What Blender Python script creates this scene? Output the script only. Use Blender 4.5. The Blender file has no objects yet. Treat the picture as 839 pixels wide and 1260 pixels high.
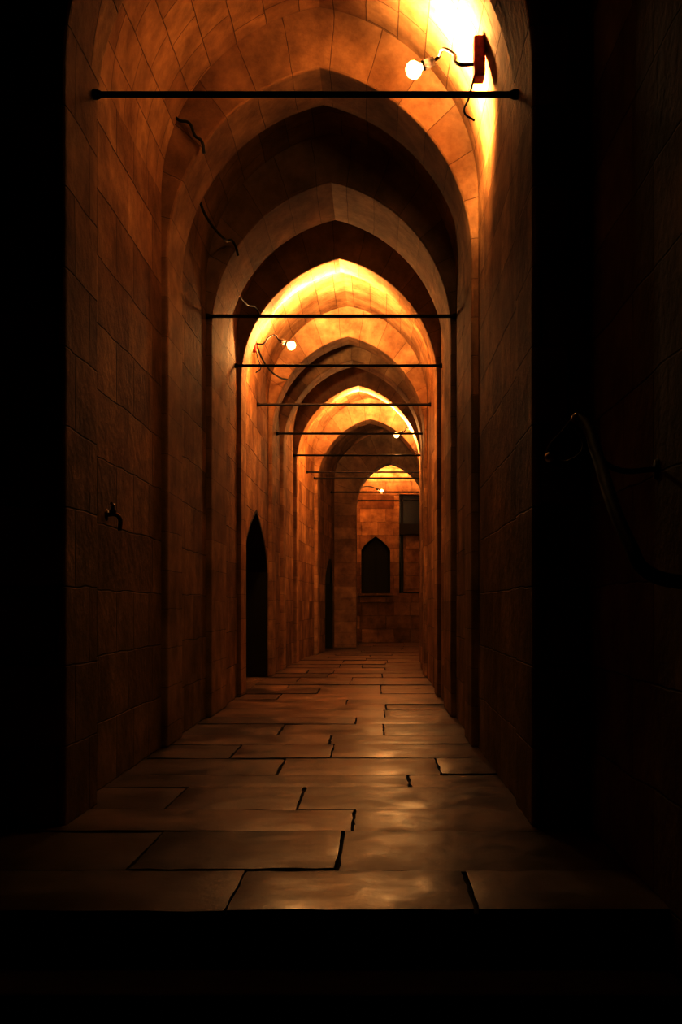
import bpy, bmesh, math, random
from mathutils import Vector
random.seed(7)
sc = bpy.context.scene
F=1300.0; CU=460.0; CV=745.0; CH=1.05
XP=[(-2,-.40),(15,-.40),(17.5,-.34),(21.4,-.20),(26,.20),(31,.40)]
def xc(d):
    for (a,xa),(b,xb) in zip(XP,XP[1:]):
        if d<=b: return xa+(xb-xa)*max(0,(d-a))/(b-a)
    return XP[-1][1]
HW=1.17; SPR=3.62; VS=4.08; BACK=30.0; Y0=5.3
# ---------------- materials ----------------
def new_mat(n):
    m=bpy.data.materials.new(n); m.use_nodes=True
    nt=m.node_tree; b=nt.nodes['Principled BSDF']; return m,nt,b
def N(nt,t,**k):
    n=nt.nodes.new(t)
    for a,v in k.items(): setattr(n,a,v)
    return n
def stone(name,mode,bw,rh,offset=.5,c1=(.62,.45,.26),c2=(.33,.20,.10),mort=(.28,.18,.09),msize=.006,rough=.7,bump=.8,stain=.6,sq=.72,sf=3):
    m,nt,b=new_mat(name); L=nt.links.new
    tc=N(nt,'ShaderNodeTexCoord')
    if mode=='obj':
        sp=N(nt,'ShaderNodeSeparateXYZ'); L(tc.outputs['Object'],sp.inputs[0])
        ad=N(nt,'ShaderNodeMath',operation='ADD'); L(sp.outputs[0],ad.inputs[0]); L(sp.outputs[1],ad.inputs[1])
        cb=N(nt,'ShaderNodeCombineXYZ'); L(ad.outputs[0],cb.inputs[0]); L(sp.outputs[2],cb.inputs[1])
        vec=cb.outputs[0]
    else: vec=tc.outputs['UV']
    nz=N(nt,'ShaderNodeTexNoise'); nz.inputs['Scale'].default_value=2.6; nz.inputs['Detail'].default_value=4
    L(tc.outputs['Object'],nz.inputs['Vector'])
    sb=N(nt,'ShaderNodeVectorMath',operation='SUBTRACT'); L(nz.outputs['Color'],sb.inputs[0]); sb.inputs[1].default_value=(.5,.5,.5)
    sl=N(nt,'ShaderNodeVectorMath',operation='SCALE'); L(sb.outputs[0],sl.inputs[0]); sl.inputs['Scale'].default_value=.045 if mode=='obj' else .03
    av=N(nt,'ShaderNodeVectorMath',operation='ADD'); L(vec,av.inputs[0]); L(sl.outputs[0],av.inputs[1])
    br=N(nt,'ShaderNodeTexBrick'); br.offset=offset; br.squash=sq; br.squash_frequency=sf
    L(av.outputs[0],br.inputs['Vector'])
    br.inputs['Scale'].default_value=1; br.inputs['Brick Width'].default_value=bw; br.inputs['Row Height'].default_value=rh
    br.inputs['Mortar Size'].default_value=msize; br.inputs['Mortar Smooth'].default_value=.8; br.inputs['Bias'].default_value=-.1
    br.inputs['Color1'].default_value=(*c1,1); br.inputs['Color2'].default_value=(*c2,1); br.inputs['Mortar'].default_value=(*mort,1)
    n2=N(nt,'ShaderNodeTexNoise'); n2.inputs['Scale'].default_value=3.2; n2.inputs['Detail'].default_value=10; n2.inputs['Roughness'].default_value=.65
    L(tc.outputs['Object'],n2.inputs['Vector'])
    rp=N(nt,'ShaderNodeValToRGB'); rp.color_ramp.elements[0].position=.34; rp.color_ramp.elements[0].color=(.42,.34,.26,1)
    rp.color_ramp.elements[1].position=.66; rp.color_ramp.elements[1].color=(1.05,1.02,1,1)
    L(n2.outputs['Fac'],rp.inputs[0])
    mx=N(nt,'ShaderNodeMix',data_type='RGBA',blend_type='MULTIPLY'); mx.inputs[0].default_value=.8
    L(br.outputs['Color'],mx.inputs[6]); L(rp.outputs[0],mx.inputs[7])
    n4=N(nt,'ShaderNodeTexNoise'); n4.inputs['Scale'].default_value=.9; n4.inputs['Detail'].default_value=6; n4.inputs['Roughness'].default_value=.6
    L(tc.outputs['Object'],n4.inputs['Vector'])
    rq=N(nt,'ShaderNodeValToRGB'); rq.color_ramp.elements[0].position=.40; rq.color_ramp.elements[0].color=(.45,.33,.24,1)
    rq.color_ramp.elements[1].position=.60; rq.color_ramp.elements[1].color=(1,1,1,1); L(n4.outputs['Fac'],rq.inputs[0])
    my=N(nt,'ShaderNodeMix',data_type='RGBA',blend_type='MULTIPLY'); my.inputs[0].default_value=stain
    L(mx.outputs[2],my.inputs[6]); L(rq.outputs[0],my.inputs[7]); L(my.outputs[2],b.inputs['Base Color'])
    n3=N(nt,'ShaderNodeTexNoise'); n3.inputs['Scale'].default_value=18; n3.inputs['Detail'].default_value=8
    L(tc.outputs['Object'],n3.inputs['Vector'])
    m1=N(nt,'ShaderNodeMath',operation='MULTIPLY'); L(n3.outputs['Fac'],m1.inputs[0]); m1.inputs[1].default_value=.5
    m1b=N(nt,'ShaderNodeMath',operation='MULTIPLY_ADD'); L(n2.outputs['Fac'],m1b.inputs[0]); m1b.inputs[1].default_value=1.2; L(m1.outputs[0],m1b.inputs[2])
    m2=N(nt,'ShaderNodeMath',operation='SUBTRACT'); L(m1b.outputs[0],m2.inputs[0]); L(br.outputs['Fac'],m2.inputs[1])
    bp=N(nt,'ShaderNodeBump'); bp.inputs['Strength'].default_value=bump; bp.inputs['Distance'].default_value=.022
    L(m2.outputs[0],bp.inputs['Height']); L(bp.outputs[0],b.inputs['Normal'])
    b.inputs['Roughness'].default_value=rough
    b.inputs['Specular IOR Level'].default_value=.3
    return m
M_wall=stone('limestone_blocks','obj',.74,.38,sq=.62,sf=2,offset=.37)
M_vault=stone('vault_masonry','uv',.45,.26,bump=.4,c2=(.44,.29,.16),stain=.35)
M_ring=stone('voussoir_stone','uv',.40,20,offset=0,c1=(.62,.46,.28),c2=(.42,.28,.15),bump=.4,msize=.004,stain=.35)
def simple(name,col,rough=.5,metal=0,noise=.35,scale=30):
    m,nt,b=new_mat(name); L=nt.links.new
    tc=N(nt,'ShaderNodeTexCoord'); nz=N(nt,'ShaderNodeTexNoise'); nz.inputs['Scale'].default_value=scale; nz.inputs['Detail'].default_value=6
    L(tc.outputs['Object'],nz.inputs['Vector'])
    rp=N(nt,'ShaderNodeValToRGB'); rp.color_ramp.elements[0].color=(*[c*(1-noise) for c in col],1); rp.color_ramp.elements[1].color=(*[min(1,c*(1+noise)) for c in col],1)
    rp.color_ramp.elements[0].position=.3; rp.color_ramp.elements[1].position=.7
    L(nz.outputs['Fac'],rp.inputs[0]); L(rp.outputs[0],b.inputs['Base Color'])
    bp=N(nt,'ShaderNodeBump'); bp.inputs['Strength'].default_value=.25; bp.inputs['Distance'].default_value=.004
    L(nz.outputs['Fac'],bp.inputs['Height']); L(bp.outputs[0],b.inputs['Normal'])
    b.inputs['Roughness'].default_value=rough; b.inputs['Metallic'].default_value=metal
    return m
M_iron=simple('wrought_iron',(.03,.02,.016),.6,.3)
M_cable=simple('rubber_cable',(.02,.016,.013),.6)
M_red=simple('red_painted_box',(.40,.03,.015),.5)
M_brass=simple('tarnished_brass',(.16,.09,.04),.4,.8)
M_glint=simple('glint_steel_end',(.55,.42,.32),.3,.9)  # pale colour paints the highlights on the rail ends
M_glass=simple('dark_glass',(.012,.01,.008),.25,0,.2,3)
M_step=simple('shade_dark_step',(.05,.035,.025),.9,0,.3,8)  # stone painted near-black to stand in for shade on the stairs
def wood():
    m,nt,b=new_mat('dark_oak'); L=nt.links.new
    tc=N(nt,'ShaderNodeTexCoord'); mp=N(nt,'ShaderNodeMapping'); mp.inputs['Scale'].default_value=(14,14,1.2); L(tc.outputs['Object'],mp.inputs[0])
    nz=N(nt,'ShaderNodeTexNoise'); nz.inputs['Scale'].default_value=2; nz.inputs['Detail'].default_value=8; L(mp.outputs[0],nz.inputs['Vector'])
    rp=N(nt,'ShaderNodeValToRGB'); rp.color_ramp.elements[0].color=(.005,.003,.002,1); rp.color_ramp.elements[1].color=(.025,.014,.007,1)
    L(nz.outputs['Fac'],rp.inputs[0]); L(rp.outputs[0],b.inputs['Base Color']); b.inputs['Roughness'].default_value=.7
    return m
M_wood=wood()
def slabmat():
    m,nt,b=new_mat('worn_paving_stone'); L=nt.links.new
    tc=N(nt,'ShaderNodeTexCoord'); g=N(nt,'ShaderNodeNewGeometry')
    nz=N(nt,'ShaderNodeTexNoise'); nz.inputs['Scale'].default_value=2.2; nz.inputs['Detail'].default_value=8; nz.inputs['Roughness'].default_value=.58; L(tc.outputs['Object'],nz.inputs['Vector'])
    r1=N(nt,'ShaderNodeValToRGB'); r1.color_ramp.elements[0].color=(.15,.085,.045,1); r1.color_ramp.elements[1].color=(.36,.235,.14,1); L(g.outputs['Random Per Island'],r1.inputs[0])
    r2=N(nt,'ShaderNodeValToRGB'); r2.color_ramp.elements[0].position=.36; r2.color_ramp.elements[0].color=(.38,.31,.25,1); r2.color_ramp.elements[1].position=.64; r2.color_ramp.elements[1].color=(1,1,1,1); L(nz.outputs['Fac'],r2.inputs[0])
    mx=N(nt,'ShaderNodeMix',data_type='RGBA',blend_type='MULTIPLY'); mx.inputs[0].default_value=.85; L(r1.outputs[0],mx.inputs[6]); L(r2.outputs[0],mx.inputs[7]); L(mx.outputs[2],b.inputs['Base Color'])
    mr=N(nt,'ShaderNodeMapRange'); mr.inputs[1].default_value=.35; mr.inputs[2].default_value=.65; mr.inputs[3].default_value=.28; mr.inputs[4].default_value=.48; L(nz.outputs['Fac'],mr.inputs[0]); L(mr.outputs[0],b.inputs['Roughness'])
    n2=N(nt,'ShaderNodeTexNoise'); n2.inputs['Scale'].default_value=3.0; n2.inputs['Detail'].default_value=6; n2.inputs['Roughness'].default_value=.5; L(tc.outputs['Object'],n2.inputs['Vector'])
    bp=N(nt,'ShaderNodeBump'); bp.inputs['Strength'].default_value=.6; bp.inputs['Distance'].default_value=.018; L(n2.outputs['Fac'],bp.inputs['Height']); L(bp.outputs[0],b.inputs['Normal'])
    b.inputs['Specular IOR Level'].default_value=.85
    return m
M_slab=slabmat()
def bulbmat(s):
    m,nt,b=new_mat('glowing_bulb'); b.inputs['Base Color'].default_value=(1,.9,.6,1)
    b.inputs['Emission Color'].default_value=(1,.82,.46,1); b.inputs['Emission Strength'].default_value=s; return m
M_bulb=bulbmat(2.4)
# ---------------- mesh helpers ----------------
def mesh_obj(name,verts,faces,mat,uvs=None,parent=None,smooth=False):
    me=bpy.data.meshes.new(name); me.from_pydata([tuple(v) for v in verts],[],faces); 
    if uvs:
        ul=me.uv_layers.new(name='UVMap')
        for p in me.polygons:
            for li,uv in zip(p.loop_indices,uvs[p.index]): ul.data[li].uv=uv
    me.materials.append(mat)
    if smooth:
        for p in me.polygons: p.use_smooth=True
    o=bpy.data.objects.new(name,me); sc.collection.objects.link(o)
    if parent: o.parent=parent
    return o
def fixn(o):
    bm=bmesh.new(); bm.from_mesh(o.data); bmesh.ops.recalc_face_normals(bm,faces=bm.faces); bm.to_mesh(o.data); bm.free()
def box(name,c,s,mat,parent=None,bev=.004):
    x,y,z=[k/2 for k in s]
    v=[(c[0]+i*x,c[1]+j*y,c[2]+k*z) for i in(-1,1) for j in(-1,1) for k in(-1,1)]
    f=[(0,1,3,2),(4,6,7,5),(0,4,5,1),(2,3,7,6),(0,2,6,4),(1,5,7,3)]
    o=mesh_obj(name,v,f,mat,parent=parent); fixn(o)
    if bev:
        b=o.modifiers.new('b','BEVEL'); b.width=bev; b.segments=2
    return o
def tube(name,pts,r,mat,parent=None,smooth=True,cyc=False):
    cu=bpy.data.curves.new(name,'CURVE'); cu.dimensions='3D'; cu.bevel_depth=r; cu.bevel_resolution=4; cu.use_fill_caps=True
    if smooth:
        s=cu.splines.new('BEZIER'); s.bezier_points.add(len(pts)-1)
        for p,q in zip(s.bezier_points,pts): p.co=q; p.handle_left_type=p.handle_right_type='AUTO'
        s.resolution_u=8
    else:
        s=cu.splines.new('POLY'); s.points.add(len(pts)-1)
        for p,q in zip(s.points,pts): p.co=(*q,1)
    s.use_cyclic_u=cyc
    cu.materials.append(mat)
    o=bpy.data.objects.new(name,cu); sc.collection.objects.link(o)
    if parent: o.parent=parent
    return o
def lathe(name,prof,origin,axis,mat,parent=None,n=24):
    ax=Vector(axis).normalized(); t=ax.orthogonal().normalized(); b=ax.cross(t)
    v=[];f=[]
    for (r,h) in prof:
        for i in range(n):
            a=2*math.pi*i/n; v.append(Vector(origin)+ax*h+(t*math.cos(a)+b*math.sin(a))*r)
    for k in range(len(prof)-1):
        for i in range(n):
            j=(i+1)%n; f.append((k*n+i,k*n+j,(k+1)*n+j,(k+1)*n+i))
    o=mesh_obj(name,v,f,mat,parent=parent,smooth=True); fixn(o); return o
def arch(a,h,n=18):
    if h<a:   # depressed pointed head
        xs=[-a+2*a*i/(2*n) for i in range(2*n+1)]
        return [(x,h*(.55*math.sqrt(max(0,1-(x/a)**2))+.45*(1-abs(x)/a))) for x in xs]
    R=(a*a+h*h)/(2*a); c=a-R
    t1=math.atan2(h,-c)
    right=[(c+R*math.cos(t1*i/n),R*math.sin(t1*i/n)) for i in range(n+1)]
    right[-1]=(0,h)
    left=[(-x,z) for x,z in right]
    return left+right[::-1][1:]
# ---------------- walls ----------------
def stations(a,b,step=.5):
    n=max(1,int(round((b-a)/step))); return [a+(b-a)*i/n for i in range(n+1)]
def wall(name,side):
    ds=stations(Y0,BACK+.4,.5); v=[];f=[]
    for d in ds:
        xi=xc(d)+side*HW; xo=xi+side*.7
        v+=[(xi,d,-.7),(xi,d,VS),(xo,d,VS),(xo,d,-.7)]
    for i in range(len(ds)-1):
        a=i*4;b=a+4
        for k in range(4):
            l=(k+1)%4; f.append((a+k,a+l,b+l,b+k))
    e=(len(ds)-1)*4; f+= [(0,1,2,3),(e,e+1,e+2,e+3)]
    o=mesh_obj(name,v,f,M_wall); fixn(o); return o
wl=wall('wall_left',-1); wr=wall('wall_right',1)
def cutter(pts,plane,lo,hi):
    v=[];n=len(pts)
    for e in (lo,hi):
        for s,z in pts: v.append((e,s,z) if plane=='y' else (s,e,z))
    f=[tuple(range(n)),tuple(range(n,2*n))]+[(i,(i+1)%n,n+(i+1)%n,n+i) for i in range(n)]
    o=mesh_obj('cut',v,f,M_wall); fixn(o); return o
def cut(o,c):
    m=o.modifiers.new('c','BOOLEAN'); m.object=c; m.operation='DIFFERENCE'; m.solver='EXACT'
    bpy.context.view_layer.update()
    dg=bpy.context.evaluated_depsgraph_get(); me=bpy.data.meshes.new_from_object(o.evaluated_get(dg))
    o.modifiers.clear(); o.data=me; bpy.data.objects.remove(c)
def parch(s0,s1,z0,zs,zt,n=8):
    m=(s0+s1)/2; a=(s1-s0)/2
    return [(s0,z0)]+[(m+x,zs+z) for x,z in arch(a,zt-zs,n)]+[(s1,z0)]
pw=box('portal_shade_wall',(-.40,5.3,2.7),(4.8,.6,6.8),M_wall,bev=0)  # near arch with solid sides added to block lamp light, keeping edges black
cut(pw,cutter(parch(-1.46,.75,-1.2,SPR,SPR+1.42,24),'x',4.5,6.0))
b_=pw.modifiers.new('b','BEVEL'); b_.width=.03; b_.segments=3; b_.limit_method='ANGLE'; b_.angle_limit=.8
box('wall_entry_left',(-2.95,1.6,2.7),(.3,6.8,6.8),M_wall,bev=0)
box('wall_entry_right',(1.17,1.6,2.7),(.3,6.79,6.8),M_wall,bev=0)
box('ceiling_entry',(-.40,1.6,6.25),(5.4,6.8,.3),M_wall,bev=0)
def pointed_door(name,s0,s1,z0,zs,zt,xw,xi):
    root=bpy.data.objects.new(name,None); root.location=(xw,(s0+s1)/2,0); sc.collection.objects.link(root)
    kids=[]
    pts=parch(s0+.01,s1-.01,z0,zs,zt-.01); n=len(pts)
    v=[(xw,s,z) for s,z in pts]+[(xw-.04,s,z) for s,z in pts]
    f=[tuple(range(n)),tuple(range(n,2*n))]+[(i,(i+1)%n,n+(i+1)%n,n+i) for i in range(n)]
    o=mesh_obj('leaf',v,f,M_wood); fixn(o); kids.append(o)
    for i in range(1,7):
        s=s0+(s1-s0)*i/7; m=(s0+s1)/2; top=zs+(zt-zs)*(1-abs(s-m)/((s1-s0)/2))*.9
        kids.append(box('batten_%d'%i,(xw+.012,s,(z0+top)/2),(.024,.03,top-z0),M_wood))
    kids.append(box('jamb_shade_panel',((xw+xi)/2+.01,s1-.04,(z0+zs)/2),(xi-xw-.03,.05,zs-z0-.02),M_wood))  # near-black panel added over the lit jamb, standing for a passage's shade
    hp=parch(s0,s1,z0,zs,zt,12)[1:-1]
    v=[];f=[]
    for s,z in hp: 
        for x in (xw,xi-.015):
            v+=[(x,s,z-.004),(x,s,z-.05)]
    for i in range(len(hp)-1):
        a=i*4;b=a+4
        f+=[(a,a+2,b+2,b),(a+1,a+3,b+3,b+1),(a,a+1,b+1,b),(a+2,a+3,b+3,b+2)]
    kids.append(mesh_obj('head_shade_lining',v,f,M_wood))  # dark lining added so the recess head looks deep in shade
    kids.append(lathe('ring_boss',[(0,.03),(.03,.02),(.04,0)],(xw+.03,s0+.3,1.0),(1,0,0),M_iron))
    bpy.context.view_layer.update()
    for k in kids: k.parent=root; k.matrix_parent_inverse=root.matrix_world.inverted()
    return root
def door_left(name,s0,s1,zs,zt):
    xi=xc(s1)-HW
    cut(wl,cutter(parch(s0,s1,.0,zs,zt),'y',xi-.46,xi+.5))
    pointed_door(name,s0,s1,.012,zs,zt,xi-.40,xi-.0)
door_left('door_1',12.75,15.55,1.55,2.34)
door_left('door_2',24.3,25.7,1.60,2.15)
# back wall
bw=box('wall_back',(.4,BACK+.35,2.6),(4.2,.7,6.6),M_wall,bev=0)
WP=[(-.36,1.40),(-.36,2.62),(-.26,2.76),(-.12,2.89),(.05,3.02),(.22,2.89),(.36,2.76),(.46,2.62),(.46,1.40)]
cut(bw,cutter(WP,'x',BACK-.2,BACK+.4))
cut(bw,cutter([(.72,1.40),(.72,4.2),(1.34,4.2),(1.34,1.40)],'x',BACK-.2,BACK+.4))
w1=bpy.data.objects.new('window_1',None); sc.collection.objects.link(w1)
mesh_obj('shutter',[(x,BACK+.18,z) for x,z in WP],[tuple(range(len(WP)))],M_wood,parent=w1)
tube('frame',[(.05+(x-.05)*.93,BACK+.14,2.2+(z-2.2)*.97) for x,z in WP],.03,M_wood,w1,smooth=False,cyc=True)
box('meeting_stile',(.05,BACK+.15,2.18),(.05,.04,1.5),M_wood,w1)
box('sill',(.05,BACK-.04,1.36),(1.0,.2,.07),M_ring,w1)
w2=bpy.data.objects.new('window_2',None); sc.collection.objects.link(w2)
box('shutter_panel',(1.06,BACK+.2,2.25),(.46,.05,1.65),M_wall,w2)
box('lintel',(1.03,BACK+.1,3.22),(.6,.16,.30),M_wood,w2)
box('pane',(1.03,BACK+.3,2.8),(.62,.03,2.8),M_glass,w2)
box('mullion',(.80,BACK+.15,2.8),(.07,.08,2.8),M_wood,w2)
# ---------------- ceiling vault ----------------
VR=1.39
prof=arch(HW,VR,20)
ds=stations(Y0+.05,BACK+.3,.5); v=[];f=[];uv=[]
L=[0]
for p,q in zip(prof,prof[1:]): L.append(L[-1]+math.dist(p,q))
for d in ds:
    for x,z in prof: v.append((xc(d)+x,d,VS+z-.0))
n=len(prof)
for i in range(len(ds)-1):
    for k in range(n-1):
        f.append((i*n+k,i*n+k+1,(i+1)*n+k+1,(i+1)*n+k))
        uv.append([(ds[i],L[k]),(ds[i],L[k+1]),(ds[i+1],L[k+1]),(ds[i+1],L[k])])
ceil=mesh_obj('ceiling',v,f,M_vault,uv)
# ---------------- transverse arches ----------------
def ring(d0,d1,half=1.12,cx=None,spr=SPR,rise=1.40,t=.5):
    c=xc((d0+d1)/2) if cx is None else cx
    inn=[(-half,z) for z in (0,.9,1.8,2.8)]+[(x,spr+z) for x,z in arch(half,rise,20)]+[(half,z) for z in (2.8,1.8,.9,0)]
    ao=[(x,spr+z) for x,z in arch(half+t,rise+t*1.0,20)]
    out=[(-half-t,z) for z in (0,.9,1.8,2.8)]+ao+[(half+t,z) for z in (2.8,1.8,.9,0)]
    Ls=[0]
    for p,q in zip(inn,inn[1:]): Ls.append(Ls[-1]+math.dist(p,q))
    off=random.random()*.4
    n=len(inn); v=[];f=[];uv=[]
    for d in (d0,d1):
        for x,z in inn: v.append((c+x,d,z))
        for x,z in out: v.append((c+x,d,z))
    for k in range(n-1):
        a,b=Ls[k]+off,Ls[k+1]+off
        f.append((k,k+1,n+k+1,n+k)); uv.append([(a,5),(b,5),(b,5+t),(a,5+t)])
        f.append((2*n+k,2*n+k+1,3*n+k+1,3*n+k)); uv.append([(a,5),(b,5),(b,5+t),(a,5+t)])
        f.append((k,k+1,2*n+k+1,2*n+k)); uv.append([(a,5),(b,5),(b,5-(d1-d0)),(a,5-(d1-d0))])
        f.append((n+k,n+k+1,3*n+k+1,3*n+k)); uv.append([(a,5),(b,5),(b,6),(a,6)])
    f.append((0,n,3*n,2*n)); uv.append([(0,5)]*4)
    f.append((n-1,2*n-1,4*n-1,3*n-1)); uv.append([(0,5)]*4)
    o=mesh_obj('stone_arch',v,f,M_ring,uv); fixn(o)
    b=o.modifiers.new('b','BEVEL'); b.width=.018; b.segments=2; b.limit_method='ANGLE'; b.angle_limit=.8
    return o
ring(7.8,8.4)
ring(9.9,10.9)
ring(12.1,12.6)
ring(15.6,16.1)
ring(17.1,17.6)
ring(19.1,19.6)
ring(22.5,23.1)
ring(26.0,26.6,.85,cx=.42,spr=3.50,rise=1.08,t=.8)
# ---------------- tie rods ----------------
for d in (5.48,9.86,11.9,14.2,16.6,19.0,21.4,22.4,25.2,26.7):
    c=xc(d); z=3.75 if d<26 else 3.7
    h=HW-.004
    if d<6: c=-.355; h=1.10; z=3.70
    root=bpy.data.objects.new('iron_tie_rod',None); root.location=(c,d,z); sc.collection.objects.link(root)
    tube('bar',[(-h,0,0),(h,0,0)],.016,M_iron,root,smooth=False)
    for s in(-1,1): lathe('anchor_collar',[(0,.0),(.026,.0),(.026,.02),(.018,.04)],(s*h,0,0),(-s,0,0),M_iron,root,12)
# ---------------- floor ----------------
rows=[3.64,4.20,4.93,5.45,6.15,6.62,7.3,8.0,8.6,9.4]
while rows[-1]<BACK: rows.append(rows[-1]+random.uniform(.55,.95))
splits={0:[-1.9,-.5,.35],1:[-2.0,-1.0,-.12],2:[-.13],3:[-1.1,-.38],4:[.19],5:[-.6,.4],6:[-1.0,-.3],7:[-.36],8:[-.8,.1],9:[-.155]}
bm=bmesh.new()
for i,(a,b) in enumerate(zip(rows,rows[1:])):
    c=xc((a+b)/2); x0=c-HW-.12; x1=c+HW+.12
    if b<4.95: x0=-2.85; x1=1.1
    sp=splits.get(i) or sorted(random.sample([c-.7,c-.3,c+.1,c+.5],random.choice([1,2])))
    sp=[x0]+[s+random.uniform(-.03,.03) for s in sp]+[x1]
    for p,q in zip(sp,sp[1:]):
        nx=10;ny=7; h=random.uniform(-.006,.006); tx=random.uniform(-.003,.003); ty=random.uniform(-.004,.004)
        g0,g1,g2,g3=[random.choice([.001,.002,.003,.005]) for _ in range(4)]
        gx=[[None]*(ny+1) for _ in range(nx+1)]
        for ix in range(nx+1):
            for iy in range(ny+1):
                s=ix/nx;t=iy/ny
                e=random.uniform(0,.010)
                x=p+g0+(q-p-g0-g1)*s + (e if ix==0 else -e if ix==nx else 0)
                y=a+g2+(b-a-g2-g3)*t + (e if iy==0 else -e if iy==ny else 0)
                edge=(ix in (0,nx)) or (iy in (0,ny))
                z=h+tx*(s-.5)*2+ty*(t-.5)*2+random.uniform(-.0015,.0015)-(.005 if edge else 0)
                gx[ix][iy]=bm.verts.new((x,y,z))
        for ix in range(nx):
            for iy in range(ny):
                fc=bm.faces.new((gx[ix][iy],gx[ix+1][iy],gx[ix+1][iy+1],gx[ix][iy+1])); fc.smooth=True
        border=[gx[ix][0] for ix in range(nx+1)]+[gx[nx][iy] for iy in range(1,ny+1)]+[gx[ix][ny] for ix in range(nx-1,-1,-1)]+[gx[0][iy] for iy in range(ny-1,0,-1)]
        low=[bm.verts.new((vv.co.x,vv.co.y,-.09)) for vv in border]
        m=len(border)
        for k in range(m):
            l=(k+1)%m
            fc=bm.faces.new((border[k],low[k],low[l],border[l])); fc.smooth=False
            ed=bm.edges.get((border[k],border[l])); ed.smooth=False
bmesh.ops.recalc_face_normals(bm,faces=bm.faces)
me=bpy.data.meshes.new('floor'); bm.to_mesh(me); bm.free(); me.materials.append(M_slab)
fl=bpy.data.objects.new('floor',me); sc.collection.objects.link(fl)
M_grout=simple('dark_grout',(.04,.025,.015),.95)
box('floor_bedding',(-.3,(BACK+3.66)/2,-.33),(5.0,BACK-3.66,.62),M_grout,bev=0)
st=bpy.data.objects.new('stone_staircase',None); sc.collection.objects.link(st)
for i,(y,z) in enumerate([(3.50,-.17),(3.20,-.34)]):
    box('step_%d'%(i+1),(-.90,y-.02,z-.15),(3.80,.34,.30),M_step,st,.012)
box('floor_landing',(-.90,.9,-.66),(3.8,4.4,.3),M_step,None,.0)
# ---------------- lamps ----------------
def lamp(bulb,wallx,plate_y,plate_z,side):
    root=bpy.data.objects.new('wall_lamp',None); sc.collection.objects.link(root)
    B=Vector(bulb); W=Vector((wallx,plate_y,plate_z)); s=-side
    box('mount_box',(W.x+s*.03,W.y,W.z),(.07,.12,.25),M_red,root,.01)
    P0=W+Vector((s*.06,0,-.03)); head=B+Vector((-s*.10,.0,.045))
    d=head-P0
    pts=[P0,P0+Vector((s*.09,0,.0)),P0+d*.45+Vector((0,0,.06)),P0+d*.7+Vector((0,0,.09)),head+Vector((-s*.05,0,.03)),head]
    tube('gooseneck_arm',pts,.011,M_iron,root)
    ax=(B-head).normalized()
    lathe('socket',[(0,-.03),(.028,-.03),(.032,0),(.032,.05),(.025,.055)],head,ax,M_iron,root,16)
    lathe('bulb',[(.018,-.065),(.026,-.045),(.052,-.02),(.060,.005),(.052,.033),(.03,.054),(0,.062)],B,ax,M_bulb,root,20)
    tube('supply_cable',[P0+Vector((0,0,-.08)),P0+Vector((s*.03,.02,-.2)),P0+Vector((s*.06,0,-.3)),P0+Vector((s*.0,-.02,-.36))],.006,M_cable,root)
    return root
def light(name,loc,power,typ='POINT',r=.085,col=(1,.63,.28),aim=None,size=150,blend=1,parent=None):
    l=bpy.data.lights.new(name,typ); l.energy=power; l.color=col; l.shadow_soft_size=r
    o=bpy.data.objects.new(name,l); o.location=loc; sc.collection.objects.link(o)
    if typ=='SPOT':
        l.spot_size=math.radians(size); l.spot_blend=blend
        o.rotation_euler=Vector(aim).to_track_quat('-Z','Y').to_euler()
    if parent: o.parent=parent
    return o
L1=(.265,6.9,4.55); L2=(-1.02,13.0,4.25); L3=(.43,19.95,4.27); L4=(.20,28.2,4.1)
r1=lamp(L1,.685,6.6,4.46,1); r2=lamp(L2,-1.51,13.0,4.30,-1); r3=lamp(L3,xc(20)+HW-.05,19.95,4.33,1); r4=lamp(L4,xc(28.2)-HW+.04,28.2,4.15,-1)
C1=(1,.68,.34)
light('uplight',L1,680,'SPOT',aim=(.50,.0,.50),size=166,col=C1,parent=r1)
light('wallwash',L1,520,'SPOT',aim=(.85,.30,-.38),size=100,parent=r1)
light('glow',L1,52,parent=r1)
light('glow',L2,240,parent=r2); light('uplight',L2,3400,'SPOT',aim=(.1,.25,1),size=160,col=C1,parent=r2)
light('glow',L3,380,parent=r3); light('uplight',L3,3400,'SPOT',aim=(-.1,.3,1),size=160,col=C1,parent=r3)
light('glow',L4,40,parent=r4); light('uplight',L4,3600,'SPOT',aim=(.1,.4,1),size=140,col=C1,parent=r4)
# ---------------- cable along the left springing ----------------
cb=bpy.data.objects.new('electric_cable',None); sc.collection.objects.link(cb)
def cab(pts): tube('run',pts,.011,M_cable,cb)
cab([(-1.50,7.775,4.68),(-1.43,7.775,4.62),(-1.36,7.77,4.60),(-1.31,7.77,4.50),(-1.27,7.77,4.47),(-1.25,7.78,4.38)])
cab([(-1.45,8.42,4.50),(-1.44,8.7,4.40),(-1.42,9.1,4.36),(-1.34,9.5,4.34),(-1.29,9.85,4.40),(-1.27,9.88,4.32)])
cab([(-1.47,10.93,4.48),(-1.45,11.2,4.38),(-1.40,11.6,4.36),(-1.32,12.0,4.40),(-1.30,12.06,4.34)])
cab([(-1.47,12.62,4.42),(-1.46,13.1,4.3),(-1.42,14.2,4.24),(-1.33,15.1,4.3),(-1.28,15.56,4.38)])
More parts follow.
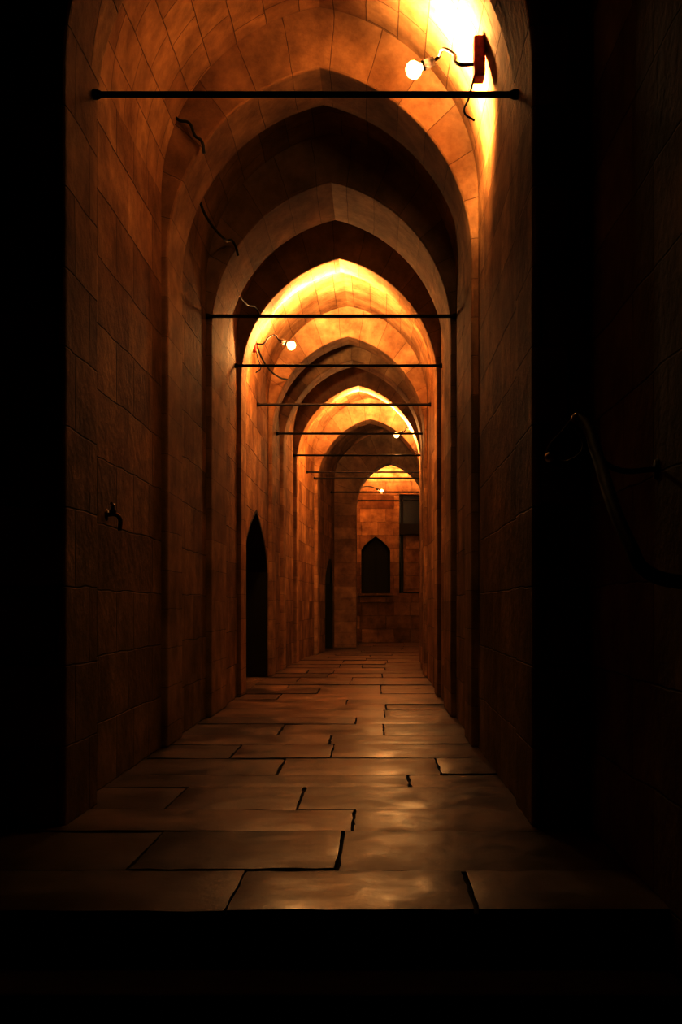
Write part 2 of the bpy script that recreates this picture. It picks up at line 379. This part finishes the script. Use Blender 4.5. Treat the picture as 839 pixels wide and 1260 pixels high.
# ---------------- wall tap ----------------
tp=bpy.data.objects.new('wall_tap',None); sc.collection.objects.link(tp)
x=-1.57; y=6.2; z=1.58
lathe('flange',[(0,.012),(.03,.01),(.035,0)],(x,y,z),(1,0,0),M_brass,tp,16)
tube('spout',[(x,y,z),(x+.05,y,z+.005),(x+.075,y,z-.01),(x+.08,y,z-.09)],.013,M_brass,tp)
lathe('valve_body',[(.016,0),(.022,.02),(.012,.04),(.008,.06)],(x+.04,y,z),(0,0,1),M_brass,tp,16)
tube('handle',[(x+.04,y-.04,z+.065),(x+.04,y,z+.06),(x+.04,y+.04,z+.065)],.008,M_brass,tp)
# ---------------- stair handrail (on the right entry wall) ----------------
hr=bpy.data.objects.new('stair_handrail',None); sc.collection.objects.link(hr)
hx=.80
tube('rail',[(hx-.02,4.02,1.76),(hx,3.96,1.72),(hx,3.8,1.60),(hx,3.3,1.24),(hx+.03,3.2,1.15),(hx+.12,3.16,1.12),(1.015,3.16,1.12)],.022,M_iron,hr)
tube('end_scroll',[(hx-.03,4.04,1.76),(hx-.07,4.06,1.71),(hx-.12,4.07,1.64),(hx-.10,4.07,1.60),(hx-.02,4.05,1.61),(hx+.01,4.03,1.66),(hx-.02,4.02,1.73)],.016,M_iron,hr)
lathe('end_glint',[(0,.028),(.018,.02),(.024,0),(.018,-.02),(0,-.028)],(hx-.025,4.03,1.762),(0,1,0),M_glint,hr,16)  # bright knob put where the rail head shows a highlight
lathe('scroll_glint',[(0,.024),(.014,.018),(.02,0),(.014,-.018),(0,-.024)],(hx-.125,4.06,1.62),(0,1,0),M_glint,hr,16)  # second painted highlight, at the scroll's lower end
tube('bracket',[(hx,3.8,1.59),(hx+.07,3.8,1.54),(1.015,3.8,1.54)],.010,M_iron,hr)
lathe('rosette',[(0,.012),(.035,.01),(.04,0)],(1.02,3.8,1.54),(-1,0,0),M_iron,hr,16)
# ---------------- world / camera ----------------
w=bpy.data.worlds.new('night'); sc.world=w; w.use_nodes=True
w.node_tree.nodes['Background'].inputs[0].default_value=(.01,.006,.004,1); w.node_tree.nodes['Background'].inputs[1].default_value=.02
cam=bpy.data.cameras.new('camera'); co=bpy.data.objects.new('camera',cam); sc.collection.objects.link(co)
co.location=(0,0,CH); co.rotation_euler=(math.pi/2,0,0)
cam.sensor_fit='VERTICAL'; cam.sensor_height=36; cam.lens=F/1260*36
cam.shift_x=-(CU-419.5)/1260; cam.shift_y=(CV-630)/1260
cam.clip_start=.05
sc.camera=co
sc.view_settings.view_transform='Standard'
try: sc.view_settings.look='None'
except: pass
sc.view_settings.exposure=0
sc.view_settings.gamma=.6
